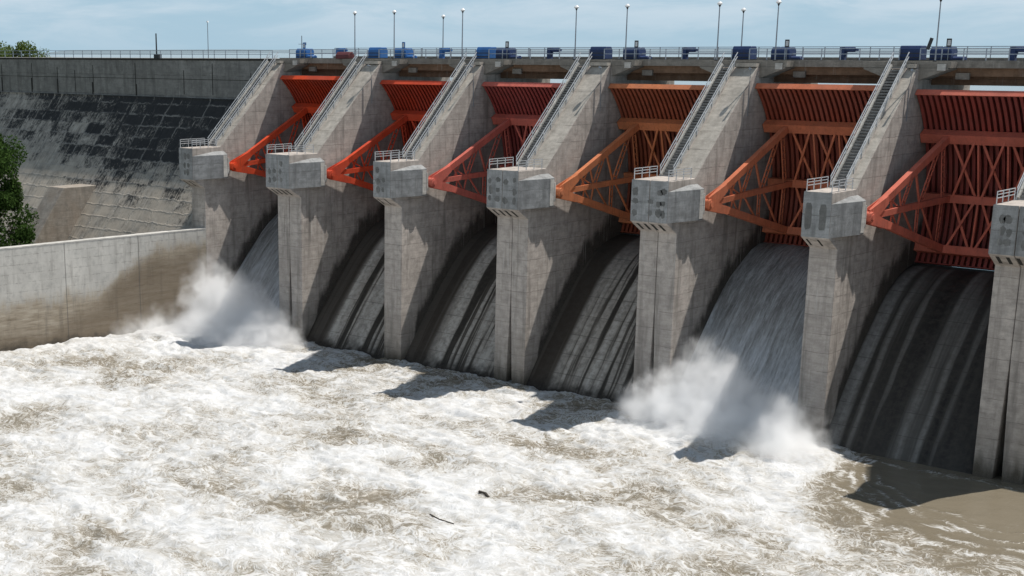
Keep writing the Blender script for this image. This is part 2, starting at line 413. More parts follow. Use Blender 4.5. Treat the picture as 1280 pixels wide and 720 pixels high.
# truss between the girders
for (a0,a1) in ((GA[0],GA[1]),(GA[1],GA[2])):
    n = 3; r = 15.2
    for i in range(n+1):
        x = JX+.15+(15-2*JX-.3)*i/n
        lo = Vector(pol(x,r,a1)); hi = Vector(pol(x,r,a0))
        if i in (1,2): gm('brace', MB().beam(lo,hi,.2,.2,(1,0,0)))
    for i in range(n):
        xa = JX+.4+(15-2*JX-.3)*i/n; xb = JX-.1+(15-2*JX-.3)*(i+1)/n
        gm('brace', MB().beam(pol(xa,r-.12,a1),pol(xb,r-.12,a0),.24,.2,(0,-1,0))); gm('brace', MB().beam(pol(xa,r+.14,a0),pol(xb,r+.14,a1),.24,.2,(0,-1,0)))
GCOL = [(.70,.075,.022),(.66,.075,.028),(.63,.15,.11),(.64,.21,.088),(.63,.185,.09),(.62,.155,.10)]
GW = ['bright orange-red radial gate at the far left, its arms above the left mist','bright red radial gate second from the left, behind the wide jointed pier',
 'pinkish red radial gate with salmon arms over the third dry chute','dull orange radial gate over the dry chute left of the big spray cloud',
 'orange-brown radial gate slightly raised above the rushing water sheet','salmon red radial gate at the right, showing its whole left arm frame']
OPEN = [2.2,0.,0.,.3,1.9,0.]
GATES = []
for k in range(6):
    x = PX[k][1]
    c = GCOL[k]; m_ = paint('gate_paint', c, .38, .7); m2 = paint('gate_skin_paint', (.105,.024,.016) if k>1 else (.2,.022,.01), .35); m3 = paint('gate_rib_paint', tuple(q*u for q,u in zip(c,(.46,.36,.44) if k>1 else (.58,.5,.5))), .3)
    g = thing('radial_gate', (x,PINY,PINZ), GW[k], 'sluice gate', 'radial gates of the spillway'); g.rotation_euler = (R(OPEN[k]),0,0)
    for nm, ms in G.items():
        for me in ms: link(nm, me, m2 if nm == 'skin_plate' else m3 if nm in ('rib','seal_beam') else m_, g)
    GATES.append(g)

# ------------------------------------------------------------------ spillway chutes
def ogee():
    pts = [(26,13.5),(24,15.4),(22,16.25),(20.5,16.45),(18.8,16.4),(17,16.05),(15.5,15.5),(14,14.75),(12.5,13.75),(11,12.5),(9.5,11.05),(8.2,9.7),(6.5,7.8),(4.9,5.9),(3.3,4.0),(1.7,1.95),(0.6,.4),(-.4,-1.6),(-1.4,-4)]
    return pts
def streak_mat(name, kind, seed, xl):
    t = NT(name); P = t.vmath('ADD', t.pos(), (seed,0,0)); x,y,z = t.xyz(P)
    wx = t.math('ADD', x, t.math('MULTIPLY', t.math('SUBTRACT', t.noise(t.scale(P,(.6,.12,.12)), 1., 3), .5), .7))
    V = t.comb(wx, t.math('MULTIPLY', y, .035), 0.)
    a = t.noise(V, .42, 3, .55); b = t.noise(V, 1.5, 2, .5); f = t.noise(t.scale(P,(6,1.2,1.2)), 2, 4, .7)
    if kind == 'dry':
        m = t.math('ADD', t.math('MULTIPLY', a, .75), t.math('MULTIPLY', b, .3))
        c = t.ramp(m, [(.46,(.035,.029,.023)),(.495,(.09,.076,.062)),(.52,(.37,.33,.285)),(.62,(.50,.455,.40)),(.7,(.56,.52,.46))])
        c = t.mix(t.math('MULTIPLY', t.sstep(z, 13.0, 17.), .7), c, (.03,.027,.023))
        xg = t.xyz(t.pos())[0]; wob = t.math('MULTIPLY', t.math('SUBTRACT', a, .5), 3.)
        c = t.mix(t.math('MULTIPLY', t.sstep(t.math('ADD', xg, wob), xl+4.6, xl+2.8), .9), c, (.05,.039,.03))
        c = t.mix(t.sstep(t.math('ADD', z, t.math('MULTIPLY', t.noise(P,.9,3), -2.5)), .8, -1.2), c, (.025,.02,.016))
        rough = .85
    else:
        m = t.math('ADD', t.math('MULTIPLY', t.noise(V, .3, 2, .45), .85), t.math('MULTIPLY', b, .2))
        c = t.ramp(m, [(.44,(.016,.014,.012)),(.53,(.04,.036,.031)),(.6,(.17,.16,.145)),(.72,(.33,.32,.305))])
        rough = .65
    bl = t.noise(P, 1.6, 6, .7); c = t.mix(t.math('MULTIPLY', t.ramp(bl,[(.42,0),(.62,1)]), .45), c, (.07,.06,.05))
    fl_ = t.math('LESS_THAN', t.math('FRACT', t.math('DIVIDE', z, 2.05)), .03); c = t.mix(t.math('MULTIPLY', fl_, .5), c, (.05,.043,.036))
    return t.out(c, rough, bump=t.bump(t.math('ADD',b,f), .4, .08), spec=.3)
CW = ['spillway chute under the far left mist, mostly hidden by falling water','dark streaked dry chute between the far left wide pier and the narrow pier','dry streaked chute below the pinkish red gate',
      'dry streaked chute below the dull orange gate, left of the big spray','chute carrying the broad grey water sheet into the big spray','shadowed wet chute at the right with pale trickles']
for k in range(6):
    xa, xb = PX[k][1]+.004, PX[k+1][0]-.004; pr = ogee()
    m = MB(); poly = pr+[(-1.4,-5),(26,-5)]
    m.prism(poly, xa, xb)
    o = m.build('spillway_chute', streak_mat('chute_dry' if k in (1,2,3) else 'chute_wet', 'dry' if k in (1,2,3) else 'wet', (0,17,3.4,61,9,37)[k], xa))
    tag(o, CW[k], 'spillway', 'spillway chutes')
# falling sheets of water
def sheet_mat():
    t = NT('falling_water'); P = t.pos(); x,y,z = t.xyz(P)
    V = t.comb(t.math('ADD', x, t.math('MULTIPLY', t.noise(t.scale(P,(1.5,.3,.3)),1,3), .35)), t.math('MULTIPLY', y, .1), t.math('MULTIPLY', z, .05))
    a = t.noise(V, 2.6, 5, .7); b = t.noise(t.scale(P,(5,1.1,1.1)), 1.3, 5, .75); cc = t.noise(V, .5, 3, .5)
    m = t.math('ADD', t.math('MULTIPLY', a, .55), t.math('ADD', t.math('MULTIPLY', b, .3), t.math('MULTIPLY', cc, .2)))
    m = t.math('ADD', m, t.sstep(z, 14, 2, -.06, .09))
    c = t.ramp(m, [(.36,(.15,.145,.135)),(.48,(.31,.305,.295)),(.6,(.50,.505,.51)),(.74,(.74,.75,.76))])
    return t.out(c, t.math('SUBTRACT', .65, t.math('MULTIPLY', b, .4)), bump=t.bump(t.math('ADD',a,b), .7, .15), spec=.4)
SM = sheet_mat()
for k, lab in ((0,'water sheet falling down the far left bay into the mist'),(4,'broad grey water sheet falling between two piers into the big spray')):
    xa, xb = PX[k][1]+.06, PX[k+1][0]-.06; pr = ogee()[0:-1]
    m = MB(); n = 70; vs = []; fs = []
    top = []
    for i,(y,z) in enumerate(pr):
        q0 = pr[max(i-1,0)]; q1 = pr[min(i+1,len(pr)-1)]; ty,tz = q1[0]-q0[0], q1[1]-q0[1]; l = math.hypot(ty,tz)
        top.append((y+tz/l*-.0, z, -tz/l*-1 if False else tz/l, -ty/l))
    for (y,z,ny_,nz_) in top:
        # normal pointing out of the chute: rotate the tangent
        for j in range(n+1):
            x = xa+(xb-xa)*j/n
            th = .3+.55*min(1,max(0,(y-15)/5))+.16*(mnoise.noise(Vector((x*1.3,y*.25,k*9.)))) + .05*mnoise.noise(Vector((x*4,y*.8,k*3.)))
            vs.append((x, y-abs(ny_)*th*1.0, z+abs(nz_)*th))
    w = n+1
    for i in range(len(top)-1):
        for j in range(n): fs.append((i*w+j,i*w+j+1,(i+1)*w+j+1,(i+1)*w+j))
    # a floor just above the concrete closes the sheet
    nb = len(vs)
    for (y,z,ny_,nz_) in top:
        for x in (xa,xb): vs.append((x, y-abs(ny_)*.02, z+abs(nz_)*.02))
    for i in range(len(top)-1): fs.append((nb+2*i,nb+2*i+2,nb+2*i+3,nb+2*i+1))
    me = bpy.data.meshes.new('water_sheet'); me.from_pydata(vs,[],fs)
    for p in me.polygons: p.use_smooth = True
    tag(link('water_sheet', me, SM), lab, 'waterfall', 'water sheets')

# ------------------------------------------------------------------ bridge, railings, hoists, lamps on the crest
br = thing('service_bridge', (0,0,0), 'long concrete service bridge deck carried over all the piers', 'bridge')
BX0, BX1 = -97.2, 60.0
MB().box(BX0,BX1,17.9,30.2,37.26,37.9).build('deck_slab', M['conc_deck'], br)
for k in range(7):
    MB().box(PX[k][0]-(3.2 if k else 0),PX[k][1]+3.2,16.15,17.898,37.262,37.9).build('pier_slab', M['conc_deck'], br)
MB().box(BX0,BX1,17.95,18.2,37.904,38.02).box(BX0,BX1,29.6,30.0,37.904,38.25).build('kerb', M['conc_deck'], br)
for k in range(6):
    xa, xb = PX[k][1]+.01, PX[k+1][0]-.01
    MB().box(xa,xb,18.5,18.95,36.42,37.255).build('girder', M['conc_beam'], br)
    MB().box(xa,xb,19.7,20.2,35.5,37.255).build('girder', M['conc_beam'], br)
    MB().box(xa,xb,27.6,28.1,36.2,37.255).build('girder', M['conc_beam'], br)
    for dx in (1.9,):
        MB().box(xa+dx,xa+dx+.85,15.95,16.14,37.0,37.66).build('pole_pedestal', M['conc_pale'], br)
        MB().box(xa+3.0,xa+4.4,18.2,18.49,36.1,36.75).build('bearing_block', M['conc_deck'], br)
place = ['far left red gate','second red gate from left','pinkish red gate','dull orange gate','gate above the water sheet','salmon gate at right']
def railing(x0, x1, y, z, lab, grp, sp=2.3, mat=None):
    t = thing('railing', (x0,y,z), lab, 'railing', grp); L = x1-x0; n = max(2,round(L/sp)); mat = mat or M['rail']
    for zz in (.62,1.2): MB().beam((0,0,zz),(L,0,zz),.08,.08).build('rail', mat, t)
    pm = MB().beam((0,0,0),(0,0,1.22),.09,.09,(0,1,0)).mesh('post')
    for i in range(n+1): link('post', pm, mat, t).location = (L*i/n,0,0)
    return t
for k in range(6):
    railing(PX[k][0]+2.1 if k else PX[k][0]+2.0, PX[k+1][0]-.1, 18.08, 38.02, 'steel railing on the deck edge above the '+place[k], 'deck edge railings')
    railing(PX[k][0]+.1, PX[k+1][0]-.1, 29.8, 38.25, 'railing on the far deck side behind the '+place[k], 'far deck railings', 2.6)
railing(PX[6][0]+2.1, 40, 18.08, 38.02, 'blue-grey deck edge railing at the right edge pier', 'deck edge railings')
railing(PX[6][0]+.1, 40, 29.8, 38.25, 'blue-grey railing on the far side of the deck at the right edge', 'far deck railings', 2.6)
# housings
def housing(x0, x1, z1, mat, par, name='drum_housing', y0=18.4, y1=20.1):
    m = MB(); h = z1
    m.prism([(y0,0.12),(y1,0.12),(y1,h*.75),(y1-.3,h),(y0+.3,h),(y0,h*.75)], x0, x1)
    o = m.build(name, mat, par, bevel=.05)
    f = MB().box(x0-.05,x1+.05,y0-.06,y1+.06,0,.12)
    for i in range(2): f.box(x0+.1,x1-.1,y0-.03,y0-.003,h*(.2+.28*i),h*(.26+.28*i))
    f.build('base_frame', M['dark'], o)
    return o
for k in range(6):
    mat = M['blue'] if k < 2 else M['navy']; x = PX[k][1]; nx = PX[k+1][0]-x  # brighter blue in the two left bays, darker tone in the rest
    h = thing('gate_hoist', (x,0,37.91), ('bright blue' if k<2 else 'dark navy')+' hoist machinery on the deck over the '+place[k], 'hoist', 'gate hoists')
    housing(.05, 2.3, 1.45, mat, h); housing(nx-.3, nx+2.0, 1.6, mat, h)
    housing(2.4, 3.6, .5, mat, h, 'brake_box', 18.4, 19.4)
    m = MB().cyl((8.0,19.2,1.2),(9.5,19.2,1.2),.27,14).cyl((9.5,19.2,1.2),(9.9,19.2,1.2),.16,10); m.build('motor', mat, h)
    MB().box(7.9,8.45,18.9,19.5,0,1.45).beam((8.2,19.2,.0),(8.5,19.2,.95),.2,.3).build('gearbox', mat, h)
    MB().cyl((2.3,19.2,.75),(7.9,19.2,.75),.07).cyl((8.45,19.2,.75),(nx-.3,19.2,.75),.07).build('line_shaft', M['pole'], h)
    p = MB().box(1.75,2.25,18.22,18.38,1.45,2.3).build('control_panel', M['dark'] if k>1 else mat, h, bevel=.03)
    MB().box(1.88,2.2,18.2,18.217,1.6,2.15).build('panel_door', M['galv'], p); MB().cyl((2.0,18.3,0),(2.0,18.3,1.45),.05).build('panel_post', M['pole'], p)
    if k == 5: MB().beam((.35,17.0,1.2),(.7,17.0,2.35),.22,.3).build('lifting_jib', M['dark'], h)
hz = tag(MB().prism([(17.2,0),(18.6,0),(18.6,.5),(18.2,.95),(17.6,.95),(17.2,.5)],0,2.6).build('tarpaulin', M['maroon'], bevel=.08), 'maroon tarpaulin bundle on the deck beside the far left blue hoist motor', 'tarpaulin'); hz.location = (-84.9,0,37.93)
# lamps
LP = [(1.45,16.45),(-16.3,16.45),(-35.72,16.45),(-60.9,16.45),(-72.9,16.45),(-43.0,16.45),(-23.5,16.45),(-80.3,16.45)]
FARL = [(-27.2,29.0),(-74.6,29.0)]
lw = ['tall lamp post at the far right of the deck, by the salmon gate','tall lamp post on the deck edge beside the orange-brown gate hoist','tall lamp post near the middle of the deck, over the dull orange gate','tall lamp post left of the middle wide pier, above the pinkish gate','lamp post beside the second bright blue hoist from the left','lamp post right of the pinkish gate, left of the middle pier stairs','tallest lamp post left of the stairs by the big spray','lamp post above the far left red gate, left of the blue housing',
      'shorter lamp post on the far deck side, behind the stairs by the big spray','shorter lamp post on the far deck side, left of the pinkish gate']
for i,(x,y) in enumerate(LP+FARL):
    z = 37.9
    t = thing('lamp_post', (x,y,z), lw[i], 'lamp post', 'lamp posts on the dam'); H = 44.25-z-(.35 if i>7 else 0)
    MB().cyl((0,0,0),(0,0,H-.2),.085,8,.06).build('pole', M['pole'], t)
    MB().cyl((0,0,H-.45),(0,0,H-.18),.06,10,.17).build('collar', M['dark'], t)
    MB().cyl((0,0,H-.18),(0,0,H-.02),.26,12,.3).cyl((0,0,H-.02),(0,0,H+.18),.3,12,.1).build('lamp_head', M['white'], t)
    MB().box(-.18,.18,-.18,.18,0,.1).build('base', M['dark'], t)

# ------------------------------------------------------------------ left non-overflow dam
SL = .76; ZB = 31.7
dam = thing('dam_wall', (0,0,0), 'long concrete dam wall at the left with a blackened sloping face', 'dam')
DX0 = -330.; DX1 = -97.21
MB().box(DX0,DX1,16.0,26.0,ZB+.1,37.9).build('parapet_wall', M['conc_parapet'], dam)
ls = MB()
for xx in (-168.6,-159,-151.3,-146.2,-141,-129.5,-117.2,-110.3,-101.5,-178,-190): ls.box(xx-.07,xx+.07,15.975,15.997,ZB+.3+random.random()*.4,37.5-random.random()*2.2)
ls.box(DX0,DX1,15.93,15.997,37.6,37.9); ls.box(DX0,DX1,15.98,15.998,34.62,34.70)
for xx in (-168.6,-159.2,-151.3,-141.2,-129.3): ls.box(xx-.22,xx+.12,15.965,15.974,ZB+.2,34.6-random.random())
ls.build('joint_stain', M['groove'], dam)
def slope_mat():
    t = NT('blackened_slope'); P = t.pos(); x,y,z = t.xyz(P)
    s = t.math('MULTIPLY', z, 1.26)
    br = t.n('ShaderNodeTexBrick'); br.offset = 0.0; br.offset_frequency = 2; br.squash = 1
    wx = t.math('ADD', x, t.math('MULTIPLY', t.math('SUBTRACT', t.noise(P,.6,4,.7),.5), 1.5))
    s = t.math('ADD', s, t.math('MULTIPLY', t.math('SUBTRACT', t.noise(P,.8,4,.7),.5), 1.3)); t.l(t.comb(wx, s, 0.), br.inputs['Vector'])
    for nme, v in (('Scale',1.),('Mortar Size',.22),('Mortar Smooth',.9),('Bias',0.),('Brick Width',4.6),('Row Height',2.15)): br.inputs[nme].default_value = v
    br.inputs['Color1'].default_value = (0,0,0,1); br.inputs['Color2'].default_value = (1,1,1,1); br.inputs['Mortar'].default_value = (.5,.5,.5,1)
    rnd = t.xyz(br.outputs['Color'])[0]; mort = br.outputs['Fac']
    n1 = t.noise(t.scale(P,(1,1,.8)), .22, 6, .72); n2 = t.noise(t.scale(P,(2.5,.6,.6)), 1.2, 5, .75); n3 = t.noise(P, .06, 3, .5)
    # how far the black growth has spread: strong high up and towards the spillway, weak low on the left
    k = t.math('ADD', t.math('MULTIPLY', t.math('SUBTRACT', z, 22.), .026), t.math('MULTIPLY', t.math('ADD', x, 128.), .0055))
    m = t.math('ADD', t.math('ADD', t.math('MULTIPLY', n1, .75), t.math('MULTIPLY', n2, .42)), t.math('ADD', t.math('MULTIPLY', rnd, .21), t.math('ADD', t.math('MULTIPLY', k, 1.0), t.math('MULTIPLY', n3, .3))))
    n5 = t.noise(P, 2.2, 5, .75); m = t.math('ADD', m, t.math('MULTIPLY', t.math('SUBTRACT', n5, .5), .5)); run = t.noise(t.scale(P,(1.6,.07,.07)), 1.1, 4, .7); m = t.math('SUBTRACT', m, t.math('MULTIPLY', t.sstep(run, .54, .70), .16)); m = t.math('ADD', m, .03); black = t.math('MULTIPLY', t.sstep(m, .80, 1.0), .95)
    grey = t.mix(t.ramp(t.noise(P,.5,5,.7),[(.35,0),(.65,1)]), (.24,.218,.19), (.48,.435,.375))
    st = t.noise(t.scale(P,(2.,.08,.08)), 1.5, 4, .7)
    grey = t.mix(t.math('MULTIPLY', t.ramp(st,[(.5,0),(.68,1)]), .6), grey, (.07,.065,.06))
    grey = t.mix(t.math('MULTIPLY', t.math('MULTIPLY', t.sstep(z, 23., 19.), t.sstep(t.noise(P,.4,4,.6), .35, .6)), .7), grey, (.5,.43,.35))
    c = t.mix(black, grey, t.mix(n2, (.012,.013,.015), (.04,.042,.045)))
    c = t.mix(t.math('MULTIPLY', mort, t.math('MULTIPLY', t.sstep(t.noise(P,.3,4,.7), .40,.62), .7)), c, (.33,.31,.28))
    return t.out(c, .9, bump=t.bump(t.math('ADD',n2,mort), .4, .1), spec=.1)
zlo = 3.0; y1 = 16-(ZB-zlo)*SL
MB().prism([(16.0,ZB+.098),(15.6,ZB+.098),(15.6,ZB-.25),(y1,zlo),(y1,-4),(16.0,-4)], DX0, DX1).build('sloping_face', slope_mat(), dam)
railing(DX0+60, PX[0][0]+.1, 16.4, 37.9, 'thin grey railing along the top of the left dam wall', 'left dam railings', 2.6)
mast = thing('lamp_post', (-121.5,25.,37.9), 'thin lamp post far left on the dam wall, right of the dark mast', 'lamp post', 'lamp posts on the dam')
MB().cyl((0,0,0),(0,0,5.7),.07,8,.05).build('pole', M['pole'], mast); MB().cyl((0,0,5.7),(0,0,5.95),.22,10,.12).build('lamp_head', M['white'], mast)
m2 = thing('mast', (-124.9,16.9,37.9), 'short dark mast with a box at its foot on the left dam wall', 'mast')
MB().cyl((0,0,0),(0,0,3.9),.13,8,.1).build('pole', M['dark'], m2); MB().box(-.4,.9,-.3,.3,0,.6).build('cabinet', M['dark'], m2)
m3 = thing('wind_vane', (-93.0,18.5,37.9), 'slim pale wind vane mast beside the far left blue hoist', 'wind vane')
MB().cyl((0,0,0),(0,0,3.3),.06,8).build('pole', M['pole'], m3); MB().beam((-.7,0,2.1),(.9,0,2.1),.06,.06).box(.4,.9,-.05,.05,1.95,2.35).build('vane', M['pole'], m3)
# rib on the slope
def sy(z): return 16-(ZB-z)*SL
rib = MB(); RX0, RX1 = -131.3, -127.3; zt = 18.0; ro = 6.4
rib.prism([(sy(zt)+1.0,zt),(sy(zt)-ro,zt),(sy(5.0)-ro,4.6),(sy(5.0)+1.0,4.6)], RX0, RX1)
tag(rib.build('concrete_rib', M['conc_rib'], bevel=.05), 'sloping tan concrete rib with a flat top on the dam face beside the tree', 'concrete rib')
# training wall
tw = MB(); z1 = 14.15; L = 150.; fx = .094
tw.prism_z([(PX[0][1]-.004,.0),(PX[0][1]-.004-fx*L,-L),(PX[0][1]-1.3-fx*L,-L),(PX[0][1]-1.3,.0)], -5, z1)
def wall_mat():
    t = NT('training_wall_concrete'); P = t.pos(); x,y,z = t.xyz(P)
    n1 = t.noise(P,.25,5,.6); n2 = t.noise(P,1.3,5,.7); s = t.noise(t.scale(P,(1,1,.1)),1.2,5,.7); h = t.noise(t.scale(P,(.5,.5,3.5)),.6,5,.7)
    c = t.mix(t.ramp(n1,[(.35,0),(.65,1)]), (.46,.445,.415), (.60,.58,.54))
    c = t.mix(t.math('MULTIPLY', t.ramp(n2,[(.5,0),(.7,1)]), .4), c, (.25,.245,.23))
    edge = t.math('ADD', t.math('ADD', z, t.math('MULTIPLY', t.math('SUBTRACT', n1,.5), -5.)), t.math('MULTIPLY', t.math('SUBTRACT', h,.5), -2.))
    # spray-wetted zone: reaches the top beside the spillway, drops away downstream
    lim = t.sstep(y, -20., -6., 7.0, 12.8)
    wet = t.sstep(t.math('ADD', t.math('SUBTRACT', edge, lim), t.math('MULTIPLY', t.math('SUBTRACT', s, .5), 4.)), 1.3, -1.3)
    tan = t.mix(t.ramp(h,[(.35,0),(.65,1)]), (.25,.205,.15), (.44,.385,.31))
    c = t.mix(wet, c, tan)
    lim2 = t.sstep(y, -26., -8., 3.0, 11.)
    c = t.mix(t.math('MULTIPLY', t.sstep(t.math('SUBTRACT', edge, lim2), 1.5, -2.), .7), c, (.15,.115,.08))
    fr = t.math('FRACT', t.math('DIVIDE', t.math('ADD', z, t.math('MULTIPLY', n2,.1)), 1.2)); ln = t.math('LESS_THAN', fr, .05)
    c = t.mix(t.math('MULTIPLY', ln, t.math('MULTIPLY', t.sstep(n2,.4,.6), .45)), c, (.08,.07,.06))
    fy = t.math('FRACT', t.math('DIVIDE', y, 11.5)); c = t.mix(t.math('MULTIPLY', t.math('LESS_THAN', fy, .012), .6), c, (.1,.095,.09))
    c = t.mix(t.math('MULTIPLY', t.ramp(s,[(.52,0),(.7,1)]), .4), c, (.1,.085,.07))
    c = t.mix(t.sstep(edge, 2., .5), c, (.07,.06,.048))
    return t.out(c, .85, bump=t.bump(t.math('ADD',n2,t.math('MULTIPLY',ln,-.6)),.4,.06), spec=.2)
two = thing('training_wall', (0,0,0), 'long concrete training wall at the left, brown and wet towards the spillway', 'wall')
tw.build('wall_face', wall_mat(), two)
MB().prism_z([(PX[0][1]+.02,-.05),(PX[0][1]+.02-fx*L,-L),(PX[0][1]-1.35-fx*L,-L),(PX[0][1]-1.35,-.05)], z1+.003, z1+.16).build('coping', M['conc_pale'], two)
# right side of the dam, mostly out of view
rd = thing('dam_wall', (0,0,0), 'plain concrete dam wall continuing right of the last pier', 'dam')
MB().box(19.51,60,16.7,26,-5,37.2).build('wall_face', M['conc'], rd)

# ------------------------------------------------------------------ river
def vnoise(x, y, seed):
    xi = np.floor(x).astype(np.int64); yi = np.floor(y).astype(np.int64); xf = x-xi; yf = y-yi
    def hsh(a, b):
        h = (a*374761393+b*668265263+seed*1442695041) & 0xffffffff; h = ((h ^ (h>>13))*1274126177) & 0xffffffff; h ^= (h>>16)
        an = (h & 0xffff)/65535.*2*np.pi; return np.cos(an), np.sin(an)
    u = xf*xf*xf*(xf*(xf*6-15)+10); v = yf*yf*yf*(yf*(yf*6-15)+10)
    def d(i, j): gx, gy = hsh(xi+i, yi+j); return gx*(xf-i)+gy*(yf-j)
    return (d(0,0)*(1-u)+d(1,0)*u)*(1-v)+(d(0,1)*(1-u)+d(1,1)*u)*v
def fbm(x, y, seed, o=4, rid=False):
    s = 0; a = 1
    for i in range(o):
        n = vnoise(x*2**i, y*2**i, seed+i); s = s+a*((.35-np.abs(n))*1.4 if rid else n); a *= .5
    return s
def axis(lo, hi, step, far_lo, far_hi):
    c = list(np.arange(lo, hi+1e-6, step)); d = step; v = c[0]
    while v > far_lo: d *= 1.35; v -= d; c.insert(0, max(v, far_lo))
    d = step; v = c[-1]
    while v < far_hi: d *= 1.35; v += d; c.append(min(v, far_hi))
    return np.array(c)
gx = axis(-112, 34, .27, -114, 900); gy = axis(-84, 1.5, .27, -900, 1.6)
XX, YY = np.meshgrid(gx, gy)
# line where the white water gives way to calm brown water
ybx = np.interp(XX, [-200,1.5,4,5.2,7,10,14,19.5,27,60,200],[60,40,-1.5,-9,-14,-18.5,-22,-23.8,-25.2,-33,-80])
dcalm = YY-ybx+1.6*fbm(XX*.25, YY*.25, 5, 3)          # >0: calm
calm = 1/(1+np.exp(-(dcalm-1.5)/2.6))
wx = XX+2.2*fbm(XX*.12, YY*.12, 31, 2); wy = YY+2.2*fbm(XX*.12+9, YY*.12, 47, 2)
h = .55*fbm(wx*.11, wy*.15, 1, 3)+.40*fbm(wx*.30, wy*.40, 2, 4, True)+.19*fbm(wx*.85, wy*1.05, 3, 3, True)
fade = np.clip((YY+500)/300, 0, 1)*np.clip((600-XX)/400, 0, 1)
H = h*(1-calm)*fade+.05*fbm(wx*.4, wy*.5, 8, 3)*calm
def hump(x, y, rx, ry, a): return a*np.exp(-((XX-x)/rx)**2-((YY-y)/ry)**2)
H += hump(-87,-5,8,4,1.0)+hump(-10,-4.5,7,3.5,.8)+hump(-93,-22,9,20,.75)+hump(-86,-15,8,5,.5)+hump(-9,-11,8,4,.35)
sh = np.clip(1-np.hypot((XX+83)/26,(YY+8)/12),0,1)+np.clip(1-np.hypot((XX+9)/18,(YY+8)/10),0,1)
H += .5*sh*fbm(wx*.6, wy*.6, 77, 4, True)
H = np.clip(H, -.7, 2.2)
foam = (1-calm)*(.80+.50*fbm(wx*.07, wy*.09, 61, 3)+.25*np.clip(h,-.5,1))
foam += .35*sh
foam -= .20*np.exp(-(np.minimum(dcalm,0)/9)**2)*(1-calm)*(XX>-12)*np.clip((-6-YY)/6,0,1)
# rows of foam trailing into the calm water
tr = sum(np.exp(-((dcalm-o_-1.6*fbm(XX*.2+o_,YY*.2,15,3))/w_)**2)*a_ for o_,w_,a_ in ((2.4,1.,.5),(5.4,.75,.85),(8.0,.45,.75),(10.5,.4,.7)))*(XX>4)*np.clip(.75+1.3*fbm(XX*.16,YY*.3,71,2),0,1)
foam += tr+np.exp(-((YY+1.6+.5*fbm(XX*.4,YY*.4,19,2))/.7)**2)*calm*.45
